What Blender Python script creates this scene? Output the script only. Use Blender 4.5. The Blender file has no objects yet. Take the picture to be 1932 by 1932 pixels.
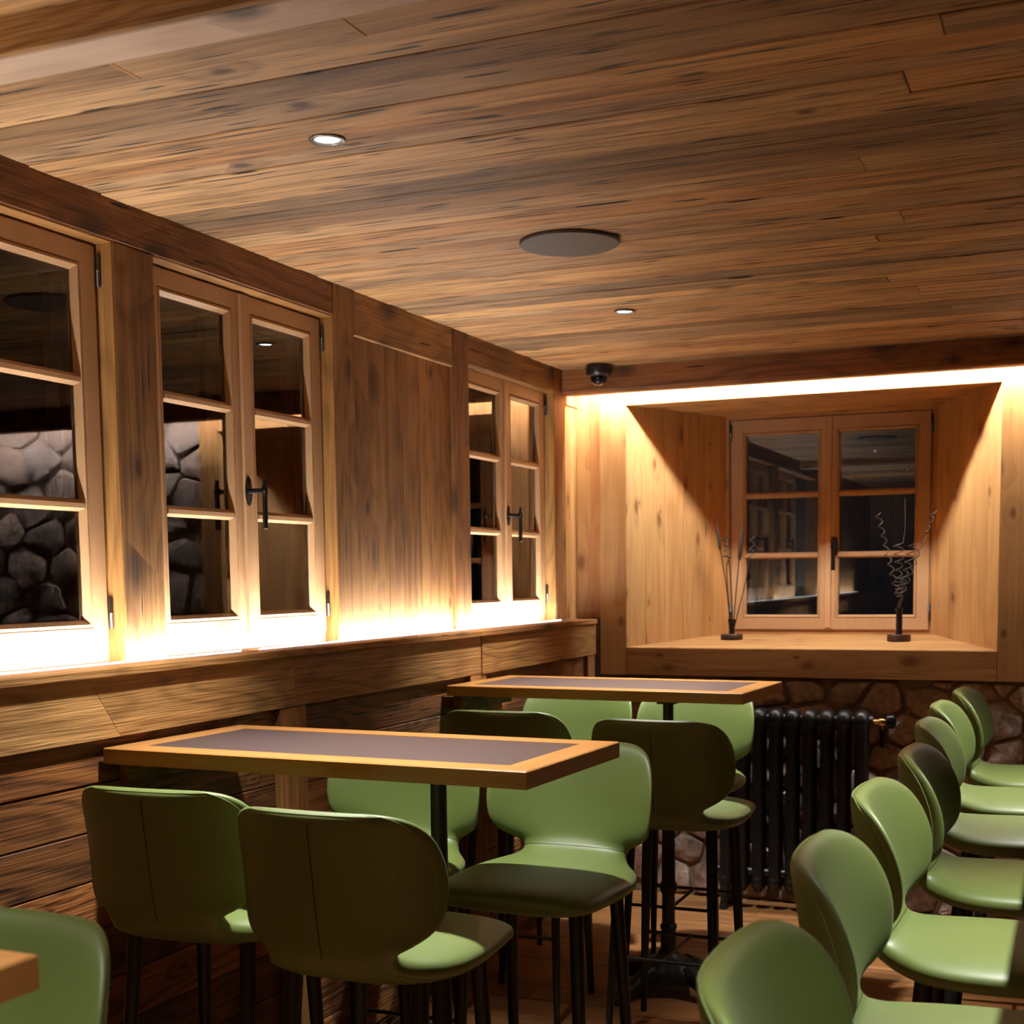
import bpy, bmesh, math, random
from mathutils import Vector, Matrix

random.seed(7)
scene = bpy.context.scene
COL = scene.collection
H0 = 1.528                      # eye height above the floor
CEIL = H0 + 0.95                # ceiling height

# ------------------------------------------------------------------ camera
F_PX, CX, CY = 2535.67, 971.33, 1316.76
YAW, PITCH, ROLL = 0.400227, -0.0901378, -0.0117992
cam_data = bpy.data.cameras.new('camera')
cam = bpy.data.objects.new('camera', cam_data)
COL.objects.link(cam)
cam_data.sensor_fit = 'HORIZONTAL'
cam_data.sensor_width = 36.0
cam_data.lens = F_PX / 1932 * 36.0
cam_data.shift_x = (966 - CX) / 1932
cam_data.shift_y = (CY - 966) / 1932
cam_data.clip_start = 0.05
fw = Vector((-math.sin(YAW) * math.cos(PITCH), math.cos(YAW) * math.cos(PITCH), math.sin(PITCH)))
r0 = Vector((math.cos(YAW), math.sin(YAW), 0))
u0 = r0.cross(fw)
rt = r0 * math.cos(ROLL) + u0 * math.sin(ROLL)
up = u0 * math.cos(ROLL) - r0 * math.sin(ROLL)
cam.matrix_world = Matrix(((rt.x, up.x, -fw.x, 0), (rt.y, up.y, -fw.y, 0), (rt.z, up.z, -fw.z, H0), (0, 0, 0, 1)))
cam_data.dof.use_dof = True
cam_data.dof.focus_distance = 3.5
cam_data.dof.aperture_fstop = 6.3
scene.camera = cam

# ------------------------------------------------------------------ world, exposure
world = bpy.data.worlds.new('night')
scene.world = world
world.use_nodes = True
world.node_tree.nodes['Background'].inputs[0].default_value = (0.010, 0.012, 0.016, 1)
world.node_tree.nodes['Background'].inputs[1].default_value = 0.3
scene.view_settings.view_transform = 'Standard'
scene.view_settings.look = 'None'
scene.view_settings.gamma = 1.0
scene.view_settings.use_curve_mapping = False
scene.view_settings.exposure = 0.38
scene.cycles.use_denoising = True
scene.cycles.max_bounces = 6
scene.cycles.diffuse_bounces = 3
scene.cycles.glossy_bounces = 3
scene.cycles.transparent_max_bounces = 8
scene.cycles.use_adaptive_sampling = True
scene.cycles.adaptive_threshold = 0.12
scene.cycles.use_light_tree = False
scene.cycles.caustics_reflective = False
scene.cycles.caustics_refractive = False

SILL_LED = 225.0          # radiance of the sill strip
BACK_LED = 285.0          # radiance of the strip behind the back beam
SPOT_W = 285.0            # downlight
LED_COL = (0.97, 0.99, 0.97)
SPOT_COL = (1.0, 0.98, 0.92)

# ------------------------------------------------------------------ materials
def new_mat(name):
    m = bpy.data.materials.new(name)
    m.use_nodes = True
    nt = m.node_tree
    bsdf = nt.nodes['Principled BSDF']
    return m, nt, bsdf

def N(nt, typ, **kw):
    n = nt.nodes.new(typ)
    for k, v in kw.items():
        setattr(n, k, v)
    return n

def mth(nt, op, a, b=None, c=None, clamp=False):
    n = nt.nodes.new('ShaderNodeMath')
    n.operation = op
    n.use_clamp = clamp
    for i, v in enumerate((a, b, c)):
        if v is None:
            continue
        if isinstance(v, (int, float)):
            n.inputs[i].default_value = v
        else:
            nt.links.new(v, n.inputs[i])
    return n.outputs[0]

def mixc(nt, fac, a, b, blend='MIX'):
    n = nt.nodes.new('ShaderNodeMix')
    n.data_type = 'RGBA'
    n.blend_type = blend
    for s, v in ((n.inputs[0], fac), (n.inputs[6], a), (n.inputs[7], b)):
        if isinstance(v, (int, float)):
            s.default_value = v
        elif isinstance(v, tuple):
            s.default_value = v if len(v) == 4 else (*v, 1)
        else:
            nt.links.new(v, s)
    return n.outputs[2]

def ramp(nt, fac, stops):
    n = nt.nodes.new('ShaderNodeValToRGB')
    e = n.color_ramp.elements
    while len(e) < len(stops):
        e.new(0.5)
    for el, (p, c) in zip(e, stops):
        el.position = p
        el.color = c if len(c) == 4 else (*c, 1)
    nt.links.new(fac, n.inputs[0])
    return n.outputs[0]

def wood(name, axis, dark, light, rough=0.55, bump=0.25, fine=26, rings=8.0, ringamt=0.35, knots=0.5, knotcol=(0.055, 0.022, 0.008), streak=0.75, spec=0.35, kscale=1.0, cracks=0.0, ksize=1.0, broad=1.2):
    """axis: index of the grain direction in object space"""
    m, nt, bsdf = new_mat(name)
    L = nt.links
    tc = N(nt, 'ShaderNodeTexCoord')
    oi = N(nt, 'ShaderNodeObjectInfo')
    off = N(nt, 'ShaderNodeVectorMath', operation='SCALE')
    off.inputs[0].default_value = (37.7, 91.3, 53.1)
    L.new(oi.outputs['Random'], off.inputs['Scale'])
    add = N(nt, 'ShaderNodeVectorMath', operation='ADD')
    L.new(tc.outputs['Object'], add.inputs[0])
    L.new(off.outputs[0], add.inputs[1])
    # two-dimensional wood space: along the grain, across the grain
    sep = N(nt, 'ShaderNodeSeparateXYZ')
    L.new(add.outputs[0], sep.inputs[0])
    cr = [i for i in range(3) if i != axis]
    across = mth(nt, 'ADD', mth(nt, 'MULTIPLY', sep.outputs[cr[0]], 0.85), sep.outputs[cr[1]])
    along = sep.outputs[axis]
    def mapped(g, c):
        cb = N(nt, 'ShaderNodeCombineXYZ')
        L.new(mth(nt, 'MULTIPLY', along, g), cb.inputs[0])
        L.new(mth(nt, 'MULTIPLY', across, c), cb.inputs[1])
        return cb.outputs[0]
    def noise(vec, detail=4, rough_=0.6, out='Fac'):
        n = N(nt, 'ShaderNodeTexNoise')
        n.noise_dimensions = '2D'
        n.inputs['Scale'].default_value = 1.0
        n.inputs['Detail'].default_value = detail
        n.inputs['Roughness'].default_value = rough_
        L.new(vec, n.inputs['Vector'])
        return n.outputs[out]
    n_fine = noise(mapped(3.6, fine * 6.0), 2, 0.62)
    n_mid = noise(mapped(1.3, fine * 1.9), 2, 0.6)
    sepb = N(nt, 'ShaderNodeSeparateColor')
    L.new(noise(mapped(0.9, 4.6), 1.5, 0.5, 'Color'), sepb.inputs[0])
    n_broad, n_ring = sepb.outputs[0], sepb.outputs[1]
    # knots
    vor = N(nt, 'ShaderNodeTexVoronoi')
    vor.voronoi_dimensions = '2D'
    vor.inputs['Scale'].default_value = kscale
    L.new(mapped(3.4, 6.5), vor.inputs['Vector'])
    sel = N(nt, 'ShaderNodeSeparateColor')
    L.new(vor.outputs['Color'], sel.inputs[0])
    on = mth(nt, 'LESS_THAN', sel.outputs[0], knots)
    size = mth(nt, 'MULTIPLY_ADD', sel.outputs[1], 0.085 * ksize, 0.03 * ksize)
    kd = mth(nt, 'DIVIDE', mth(nt, 'ADD', vor.outputs['Distance'], mth(nt, 'MULTIPLY', mth(nt, 'SUBTRACT', n_mid, 0.5), 0.05)), size)
    kmask = mth(nt, 'MULTIPLY', mth(nt, 'SUBTRACT', 1.5, kd, clamp=True), on, clamp=True)
    halo = mth(nt, 'MULTIPLY', mth(nt, 'SUBTRACT', 1.0, mth(nt, 'DIVIDE', kd, 4.5), clamp=True), on)
    # rings bend around the knots
    ph = mth(nt, 'ADD', mth(nt, 'MULTIPLY', n_ring, rings * 6.28), mth(nt, 'MULTIPLY', halo, 7.0))
    ringv = mth(nt, 'MULTIPLY_ADD', mth(nt, 'SINE', ph), 0.5, 0.5)
    ringv = mth(nt, 'POWER', ringv, 2.2)
    t = mth(nt, 'ADD', mth(nt, 'MULTIPLY', n_mid, 0.55), mth(nt, 'MULTIPLY', n_fine, 0.45))
    t = mth(nt, 'ADD', mth(nt, 'MULTIPLY', mth(nt, 'SUBTRACT', t, 0.5), 2.2 * streak), 0.5)
    t = mth(nt, 'ADD', t, mth(nt, 'MULTIPLY', mth(nt, 'SUBTRACT', n_broad, 0.5), broad))
    t = mth(nt, 'SUBTRACT', t, mth(nt, 'MULTIPLY', ringv, ringamt), clamp=True)
    c = mixc(nt, t, dark, light)
    c = mixc(nt, mth(nt, 'MULTIPLY', halo, 0.35), c, tuple(x * 0.6 for x in dark))
    c = mixc(nt, mth(nt, 'MULTIPLY', kmask, 0.85, clamp=True), c, knotcol)
    if cracks:
        n_cr = noise(mapped(4.5, fine * 3.2), 1.0, 0.5)
        crk = mth(nt, 'MULTIPLY', mth(nt, 'SUBTRACT', n_cr, 0.80 - 0.12 * cracks, clamp=True), 14.0, clamp=True)
        c = mixc(nt, crk, c, (0.02, 0.010, 0.005))
    c = mixc(nt, 1.0, c, oi.outputs['Color'], 'MULTIPLY')
    L.new(c, bsdf.inputs['Base Color'])
    bsdf.inputs['Roughness'].default_value = rough
    bsdf.inputs['Specular IOR Level'].default_value = spec
    if bump:
        b = N(nt, 'ShaderNodeBump')
        b.inputs['Strength'].default_value = bump
        b.inputs['Distance'].default_value = 0.006
        hgt = mth(nt, 'SUBTRACT', mth(nt, 'ADD', n_fine, mth(nt, 'MULTIPLY', n_mid, 0.7)), mth(nt, 'MULTIPLY', ringv, 0.35))
        L.new(hgt, b.inputs['Height'])
        L.new(b.outputs[0], bsdf.inputs['Normal'])
    return m

def wood3(name, *a, **k):
    return [wood(name + '_' + 'xyz'[i], i, *a, **k) for i in range(3)]

def plain(name, col, rough=0.5, metal=0.0, spec=0.5, noise=0.0, nscale=40, bump=0.0):
    m, nt, bsdf = new_mat(name)
    bsdf.inputs['Base Color'].default_value = (*col, 1)
    bsdf.inputs['Roughness'].default_value = rough
    bsdf.inputs['Metallic'].default_value = metal
    bsdf.inputs['Specular IOR Level'].default_value = spec
    if noise or bump:
        tc = N(nt, 'ShaderNodeTexCoord')
        n = N(nt, 'ShaderNodeTexNoise')
        n.inputs['Scale'].default_value = nscale
        n.inputs['Detail'].default_value = 5
        nt.links.new(tc.outputs['Object'], n.inputs['Vector'])
        if noise:
            c = mixc(nt, n.outputs['Fac'], tuple(x * (1 - noise) for x in col), tuple(min(1, x * (1 + noise)) for x in col))
            nt.links.new(c, bsdf.inputs['Base Color'])
        if bump:
            b = N(nt, 'ShaderNodeBump')
            b.inputs['Strength'].default_value = bump
            b.inputs['Distance'].default_value = 0.002
            nt.links.new(n.outputs['Fac'], b.inputs['Height'])
            nt.links.new(b.outputs[0], bsdf.inputs['Normal'])
    return m

def emission(name, col, strength):
    m, nt, bsdf = new_mat(name)
    nt.nodes.remove(bsdf)
    e = N(nt, 'ShaderNodeEmission')
    e.inputs[0].default_value = (*col, 1)
    e.inputs[1].default_value = strength
    nt.links.new(e.outputs[0], nt.nodes['Material Output'].inputs[0])
    return m

# colours in linear light
OLD = wood3('old_spruce', (0.140, 0.060, 0.018), (0.37, 0.178, 0.058), rough=0.62, bump=0.35, rings=7, ringamt=0.30, knots=0.40, cracks=0.5, ksize=1.9, broad=0.9)
WAIN = wood3('old_dark_plank', (0.085, 0.032, 0.010), (0.32, 0.130, 0.038), rough=0.62, bump=0.4, fine=22, rings=9, ringamt=0.45, knots=0.30, cracks=0.8)
RAILW = wood3('brushed_larch', (0.22, 0.110, 0.035), (0.46, 0.245, 0.085), rough=0.6, bump=0.55, fine=20, rings=10, ringamt=0.35, knots=0.06)
PINE = wood3('pine', (0.40, 0.185, 0.060), (0.60, 0.335, 0.128), rough=0.55, bump=0.10, rings=6, ringamt=0.24, knots=0.42, knotcol=(0.19, 0.060, 0.018), streak=0.55, kscale=1.3, ksize=1.5)
CEILW = wood3('reclaimed_ceiling_board', (0.165, 0.085, 0.035), (0.68, 0.395, 0.180), rough=0.62, bump=0.55, fine=30, rings=5, ringamt=0.20, knots=0.12, streak=0.75, cracks=1.15, broad=0.65)
FRAMEW = wood3('window_frame_wood', (0.40, 0.220, 0.105), (0.50, 0.285, 0.140), rough=0.42, bump=0.05, rings=5, ringamt=0.10, knots=0.0, streak=0.5)
TABLEW = wood3('oak_table', (0.30, 0.128, 0.034), (0.42, 0.200, 0.062), rough=0.30, bump=0.04, rings=6, ringamt=0.18, knots=0.0, streak=0.7, spec=0.5)
FLOORW = wood3('floor_board', (0.16, 0.066, 0.020), (0.36, 0.165, 0.058), rough=0.48, bump=0.08, rings=6, ringamt=0.25, knots=0.03)
BEAMP = wood3('pale_beam', (0.40, 0.255, 0.165), (0.60, 0.42, 0.295), rough=0.6, bump=0.12, rings=5, ringamt=0.35, knots=0.45, knotcol=(0.07, 0.035, 0.02), streak=0.5, ksize=1.6)

def leather():
    m, nt, bsdf = new_mat('green_leather')
    tc = N(nt, 'ShaderNodeTexCoord')
    n1 = N(nt, 'ShaderNodeTexNoise')
    n1.inputs['Scale'].default_value = 5
    nt.links.new(tc.outputs['Object'], n1.inputs['Vector'])
    c = mixc(nt, n1.outputs['Fac'], (0.088, 0.126, 0.024), (0.116, 0.160, 0.034))
    nt.links.new(c, bsdf.inputs['Base Color'])
    bsdf.inputs['Roughness'].default_value = 0.50
    bsdf.inputs['Specular IOR Level'].default_value = 0.75
    bsdf.inputs['Sheen Weight'].default_value = 0.06
    bsdf.inputs['Sheen Roughness'].default_value = 0.45
    bsdf.inputs['Sheen Tint'].default_value = (1.0, 0.97, 0.85, 1)
    v = N(nt, 'ShaderNodeTexVoronoi')
    v.inputs['Scale'].default_value = 420
    nt.links.new(tc.outputs['Object'], v.inputs['Vector'])
    b = N(nt, 'ShaderNodeBump')
    b.inputs['Strength'].default_value = 0.10
    b.inputs['Distance'].default_value = 0.0008
    nt.links.new(v.outputs['Distance'], b.inputs['Height'])
    nt.links.new(b.outputs[0], bsdf.inputs['Normal'])
    return m
M_LEATHER = leather()
M_SEAM = plain('seam_thread', (0.020, 0.032, 0.010), 0.6)
M_STITCH = plain('stitching', (0.19, 0.27, 0.08), 0.5)
M_LEG = plain('black_lacquer', (0.0065, 0.0072, 0.0072), 0.38, spec=0.45)
M_IRON = plain('cast_iron', (0.030, 0.030, 0.022), 0.42, metal=0.3, noise=0.5, nscale=60, bump=0.35)
M_RAD = plain('radiator_black', (0.010, 0.009, 0.009), 0.36, spec=0.5, noise=0.3, nscale=80)
M_BLACKMETAL = plain('dark_bronze', (0.014, 0.011, 0.010), 0.30, metal=0.6)
M_HINGE = plain('hinge_steel', (0.10, 0.09, 0.08), 0.35, metal=0.9)
M_BRASS = plain('brass', (0.62, 0.38, 0.14), 0.25, metal=1.0)
M_INSERT = plain('linoleum_insert', (0.050, 0.032, 0.031), 0.48, spec=0.45, noise=0.12, nscale=300)
M_SPEAKER = plain('speaker_grille', (0.060, 0.034, 0.022), 0.6, noise=0.25, nscale=500)
M_CAMDOME = plain('smoked_dome', (0.004, 0.004, 0.005), 0.06, spec=0.6)
M_TRIM = plain('lamp_trim', (0.20, 0.16, 0.14), 0.35, metal=0.7)
M_MORTAR = plain('mortar', (0.30, 0.220, 0.180), 0.9, noise=0.45, nscale=14, bump=0.8)
M_LED = emission('led_light', LED_COL, SILL_LED)
M_LEDEDGE = emission('led_edge_glow', (0.92, 0.97, 1.0), 3.0)
M_LEDB = emission('led_light_back', LED_COL, BACK_LED)
M_LENS = emission('downlight_lens', (0.86, 0.95, 1.0), 14.0)
M_PLASTER = plain('outer_masonry', (0.10, 0.07, 0.05), 0.9)

def stone_mat():
    m, nt, bsdf = new_mat('rubble_stone')
    L = nt.links
    tc = N(nt, 'ShaderNodeTexCoord')
    oi = N(nt, 'ShaderNodeObjectInfo')
    off = N(nt, 'ShaderNodeVectorMath', operation='SCALE')
    off.inputs[0].default_value = (37.7, 91.3, 53.1)
    L.new(oi.outputs['Random'], off.inputs['Scale'])
    add = N(nt, 'ShaderNodeVectorMath', operation='ADD')
    L.new(tc.outputs['Object'], add.inputs[0])
    L.new(off.outputs[0], add.inputs[1])
    n1 = N(nt, 'ShaderNodeTexNoise')
    n1.inputs['Scale'].default_value = 9
    n1.inputs['Detail'].default_value = 7
    n1.inputs['Roughness'].default_value = 0.65
    n2 = N(nt, 'ShaderNodeTexNoise')
    n2.inputs['Scale'].default_value = 38
    n2.inputs['Detail'].default_value = 6
    L.new(add.outputs[0], n1.inputs['Vector'])
    L.new(add.outputs[0], n2.inputs['Vector'])
    c = ramp(nt, n1.outputs['Fac'], [(0.28, (0.085, 0.055, 0.044)), (0.5, (0.24, 0.170, 0.142)), (0.72, (0.46, 0.350, 0.330))])
    c = mixc(nt, 0.5, c, ramp(nt, n2.outputs['Fac'], [(0.3, (0.09, 0.062, 0.046)), (0.7, (0.37, 0.28, 0.235))]))
    c = mixc(nt, 1.0, c, oi.outputs['Color'], 'MULTIPLY')
    L.new(c, bsdf.inputs['Base Color'])
    bsdf.inputs['Roughness'].default_value = 0.7
    b = N(nt, 'ShaderNodeBump')
    b.inputs['Strength'].default_value = 0.9
    b.inputs['Distance'].default_value = 0.012
    L.new(mth(nt, 'ADD', n1.outputs['Fac'], mth(nt, 'MULTIPLY', n2.outputs['Fac'], 0.4)), b.inputs['Height'])
    L.new(b.outputs[0], bsdf.inputs['Normal'])
    return m
M_STONE = stone_mat()

def glass_mat():
    m, nt, bsdf = new_mat('window_glass')
    nt.nodes.remove(bsdf)
    tr = N(nt, 'ShaderNodeBsdfTransparent')
    tr.inputs[0].default_value = (0.90, 0.92, 0.91, 1)
    gl = N(nt, 'ShaderNodeBsdfGlossy')
    gl.inputs['Roughness'].default_value = 0.004
    fr = N(nt, 'ShaderNodeFresnel')
    fr.inputs['IOR'].default_value = 1.5
    mx = N(nt, 'ShaderNodeMixShader')
    nt.links.new(mth(nt, 'MULTIPLY', fr.outputs[0], 2.6, clamp=True), mx.inputs[0])
    nt.links.new(tr.outputs[0], mx.inputs[1])
    nt.links.new(gl.outputs[0], mx.inputs[2])
    nt.links.new(mx.outputs[0], nt.nodes['Material Output'].inputs[0])
    return m
M_GLASS = glass_mat()

# ------------------------------------------------------------------ geometry helpers
def finish(name, me, mat, parent=None, loc=(0, 0, 0), color=None, smooth=False):
    o = bpy.data.objects.new(name, me)
    COL.objects.link(o)
    if mat is not None and not me.materials:
        me.materials.append(mat)
    o.location = loc
    if parent is not None:
        o.parent = parent
    if color is not None:
        o.color = (*color, 1)
    if smooth:
        me.shade_smooth()
    return o

def pyobj(name, verts, faces, mat, parent=None, loc=(0, 0, 0), color=None, smooth=False):
    me = bpy.data.meshes.new(name)
    me.from_pydata([tuple(v) for v in verts], [], faces)
    me.update()
    return finish(name, me, mat, parent, loc, color, smooth)

def box(name, x0, x1, y0, y1, z0, z1, mat, parent=None, bevel=0.002, color=None):
    """chamfered box, origin in its middle"""
    hx, hy, hz = (x1 - x0) / 2, (y1 - y0) / 2, (z1 - z0) / 2
    b = min(bevel, hx * 0.8, hy * 0.8, hz * 0.8)
    loc = ((x0 + x1) / 2, (y0 + y1) / 2, (z0 + z1) / 2)
    if b <= 0:
        v = [(sx * hx, sy * hy, sz * hz) for sx in (-1, 1) for sy in (-1, 1) for sz in (-1, 1)]
        f = [(0, 1, 3, 2), (4, 6, 7, 5), (0, 4, 5, 1), (2, 3, 7, 6), (0, 2, 6, 4), (1, 5, 7, 3)]
        return pyobj(name, v, f, mat, parent, loc, color)
    v, f, idx = [], [], {}
    for sx in (-1, 1):
        for sy in (-1, 1):
            for sz in (-1, 1):
                for k, p in enumerate(((sx * hx, sy * (hy - b), sz * (hz - b)), (sx * (hx - b), sy * hy, sz * (hz - b)), (sx * (hx - b), sy * (hy - b), sz * hz))):
                    idx[(sx, sy, sz, k)] = len(v)
                    v.append(p)
                f.append(tuple(idx[(sx, sy, sz, k)] for k in range(3)))
    g = lambda sx, sy, sz, k: idx[(sx, sy, sz, k)]
    for s in (-1, 1):
        f.append((g(s, -1, -1, 0), g(s, 1, -1, 0), g(s, 1, 1, 0), g(s, -1, 1, 0)))
        f.append((g(-1, s, -1, 1), g(1, s, -1, 1), g(1, s, 1, 1), g(-1, s, 1, 1)))
        f.append((g(-1, -1, s, 2), g(1, -1, s, 2), g(1, 1, s, 2), g(-1, 1, s, 2)))
        for t in (-1, 1):
            f.append((g(s, t, -1, 0), g(s, t, 1, 0), g(s, t, 1, 1), g(s, t, -1, 1)))
            f.append((g(s, -1, t, 0), g(s, 1, t, 0), g(s, 1, t, 2), g(s, -1, t, 2)))
            f.append((g(-1, s, t, 1), g(1, s, t, 1), g(1, s, t, 2), g(-1, s, t, 2)))
    me = bpy.data.meshes.new(name)
    me.from_pydata(v, [], f)
    bm = bmesh.new()
    bm.from_mesh(me)
    bmesh.ops.recalc_face_normals(bm, faces=bm.faces)
    bm.to_mesh(me)
    bm.free()
    return finish(name, me, mat, parent, loc, color)

class MB:
    """collects shapes into one mesh"""
    def __init__(self):
        self.v, self.f = [], []
    def add(self, verts, faces):
        o = len(self.v)
        self.v += [tuple(p) for p in verts]
        self.f += [tuple(i + o for i in fc) for fc in faces]
    def lathe(self, prof, seg=24, origin=(0, 0, 0), axis='z', caps=True):
        """prof: list of (radius, height)"""
        vs, fs = [], []
        n = len(prof)
        for i in range(seg):
            a = 2 * math.pi * i / seg
            for r, h in prof:
                p = (r * math.cos(a), r * math.sin(a), h)
                if axis == 'x':
                    p = (p[2], p[0], p[1])
                elif axis == 'y':
                    p = (p[0], p[2], -p[1])
                vs.append((p[0] + origin[0], p[1] + origin[1], p[2] + origin[2]))
        for i in range(seg):
            j = (i + 1) % seg
            for k in range(n - 1):
                fs.append((i * n + k, j * n + k, j * n + k + 1, i * n + k + 1))
        if caps:
            fs.append(tuple(i * n for i in reversed(range(seg))))
            fs.append(tuple(i * n + n - 1 for i in range(seg)))
        self.add(vs, fs)
    def tube(self, pts, rad, seg=8, caps=True):
        pts = [Vector(p) for p in pts]
        n = len(pts)
        rads = rad if isinstance(rad, (list, tuple)) else [rad] * n
        vs, fs = [], []
        nrm = None
        for i, p in enumerate(pts):
            t = (pts[min(i + 1, n - 1)] - pts[max(i - 1, 0)]).normalized()
            if nrm is None:
                a = Vector((0, 0, 1)) if abs(t.z) < 0.9 else Vector((1, 0, 0))
                nrm = t.cross(a).normalized()
            else:
                nrm = (nrm - t * nrm.dot(t)).normalized()
            bn = t.cross(nrm)
            for k in range(seg):
                a = 2 * math.pi * k / seg
                vs.append(p + (nrm * math.cos(a) + bn * math.sin(a)) * rads[i])
        for i in range(n - 1):
            for k in range(seg):
                k2 = (k + 1) % seg
                fs.append((i * seg + k, i * seg + k2, (i + 1) * seg + k2, (i + 1) * seg + k))
        if caps:
            fs.append(tuple(reversed(range(seg))))
            fs.append(tuple((n - 1) * seg + k for k in range(seg)))
        self.add(vs, fs)
    def box(self, x0, x1, y0, y1, z0, z1):
        v = [(x, y, z) for x in (x0, x1) for y in (y0, y1) for z in (z0, z1)]
        f = [(0, 1, 3, 2), (4, 6, 7, 5), (0, 4, 5, 1), (2, 3, 7, 6), (0, 2, 6, 4), (1, 5, 7, 3)]
        self.add(v, f)
    def build(self, name, mat, parent=None, loc=(0, 0, 0), smooth=True, angle=40, color=None):
        me = bpy.data.meshes.new(name)
        me.from_pydata(self.v, [], self.f)
        bm = bmesh.new()
        bm.from_mesh(me)
        bmesh.ops.recalc_face_normals(bm, faces=bm.faces)
        bm.to_mesh(me)
        bm.free()
        o = finish(name, me, mat, parent, loc, color)
        if smooth:
            me.shade_smooth()
            me.set_sharp_from_angle(angle=math.radians(angle))
        return o

def empty(name, loc=(0, 0, 0), rz=0.0, parent=None):
    o = bpy.data.objects.new(name, None)
    COL.objects.link(o)
    o.location = loc
    o.rotation_euler = (0, 0, rz)
    o.empty_display_size = 0.1
    if parent is not None:
        o.parent = parent
    return o

def tag(o, label, cat, group=None):
    o['label'] = label
    o['category'] = cat
    if group:
        o['group'] = group
    return o

def struct(name, label, cat):
    o = empty(name)
    o['kind'] = 'structure'
    o['label'] = label
    o['category'] = cat
    return o

def copy_tree(o, parent=None):
    c = o.copy()
    COL.objects.link(c)
    c.parent = parent
    for ch in o.children:
        copy_tree(ch, c)
    return c

def jit(base=1.0, d=0.12, warm=0.04):
    b = base * (1 + random.uniform(-d, d))
    w = random.uniform(-warm, warm)
    return (b * (1 + w), b, b * (1 - w))

Z = lambda z: z + H0

# ------------------------------------------------------------------ floor
XR, YR = 2.60, -2.20             # right and rear limit of the room
XL = -2.147                      # face of the wainscot rail
floor = struct('floor', 'brown wooden board floor under the tables and stools', 'floor')
box('subfloor', -2.5, XR + 0.2, YR - 0.2, 6.5, -0.12, -0.021, M_PLASTER, floor, 0)
y = YR
row = 0
while y < 6.17:
    w = 0.165
    x = -2.30 - random.uniform(0, 1.1)
    while x < XR:
        l = random.uniform(1.5, 2.3)
        a, b = max(x, -2.30), min(x + l, XR)
        if b - a > 0.05 and y > 0.4:
            box('plank', a + 0.0008, b - 0.0008, y + 0.0008, y + w - 0.0008, -0.02, random.uniform(-0.0006, 0), FLOORW[0], floor, 0.0012, jit(1.0, 0.16, 0.05))
        x += l
    y += w
box('plank', -2.30, XR, YR, 0.5, -0.02, -0.001, FLOORW[0], floor, 0.0012)

# ------------------------------------------------------------------ ceiling
ceiling = struct('ceiling', 'ceiling of narrow reclaimed wooden boards with a pale cross beam', 'ceiling')
box('deck', -2.5, XR + 0.2, YR - 0.2, 6.5, CEIL + 0.02, CEIL + 0.10, M_PLASTER, ceiling, 0)
PAL = [(1.0, 1.0, 1.0), (1.05, 0.98, 0.88), (0.70, 0.70, 0.74), (0.62, 0.53, 0.47), (1.35, 1.24, 1.02), (0.90, 0.86, 0.86), (0.50, 0.46, 0.43), (1.10, 0.93, 0.78), (0.80, 0.80, 0.86), (1.15, 1.06, 0.95), (0.95, 0.80, 0.66)]
y = 1.865
first = True
while y < 5.94:
    w = random.uniform(0.072, 0.125)
    if first:
        w = 2.172 - y
    y1 = min(y + w, 5.955)
    cuts = [-2.27]
    if first:
        cuts += [-1.676, -1.190, 0.7]
    else:
        x = -2.27 + random.uniform(1.6, 4.6)
        while x < XR - 0.3:
            cuts.append(x)
            x += random.uniform(1.8, 3.4)
    cuts.append(XR)
    base = random.choice(PAL)
    for a, b in zip(cuts[:-1], cuts[1:]):
        c = jit(1.0, 0.10, 0.03)
        if not first and random.random() < 0.5:
            base = random.choice(PAL)
        if first:
            base = (0.72, 0.68, 0.62)
        col = tuple(p * q for p, q in zip(base, c))
        dz = random.uniform(0, 0.004)
        box('plank', a + 0.0006, b - 0.0006, y + 0.0011, y1 - 0.0011, CEIL + dz, CEIL + 0.02, CEILW[0], ceiling, 0.0022, col)
    if first:
        for xj in (-1.676, -1.190, 0.7):
            box('joint_cover', xj - 0.004, xj + 0.004, y + 0.02, y1 - 0.002, CEIL - 0.001, CEIL + 0.004, OLD[1], ceiling, 0.0005, (1.5, 1.35, 1.2))
    first = False
    y = y1
y = 1.865
while y > YR:
    w = random.uniform(0.09, 0.14) if y > 0.6 else 0.45
    col = tuple(p * q for p, q in zip(random.choice(PAL), jit(0.95, 0.1, 0.03)))
    box('plank', -2.27, XR, y - w + 0.0006, y - 0.0006, CEIL + random.uniform(0, 0.002), CEIL + 0.02, CEILW[0], ceiling, 0.0014, col)
    y -= w
# pale cross beam: lighter bottom board under an orange face board
box('beam_bottom', -2.27, XR, 1.853, 1.946, Z(0.886), Z(0.906), BEAMP[0], ceiling, 0.002)
box('beam_face', -2.27, XR, 1.845, 1.944, Z(0.8885), CEIL + 0.015, RAILW[0], ceiling, 0.003, (1.15, 1.05, 0.95))

# ------------------------------------------------------------------ left wall
XW = -2.259                       # face of posts and beam
SILL = Z(-0.2055)
wall_left = struct('wall_left', 'timber post and panel wall with windows above a ledge', 'wall')
TOPB = Z(0.848)                   # underside of the lintel beam
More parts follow.
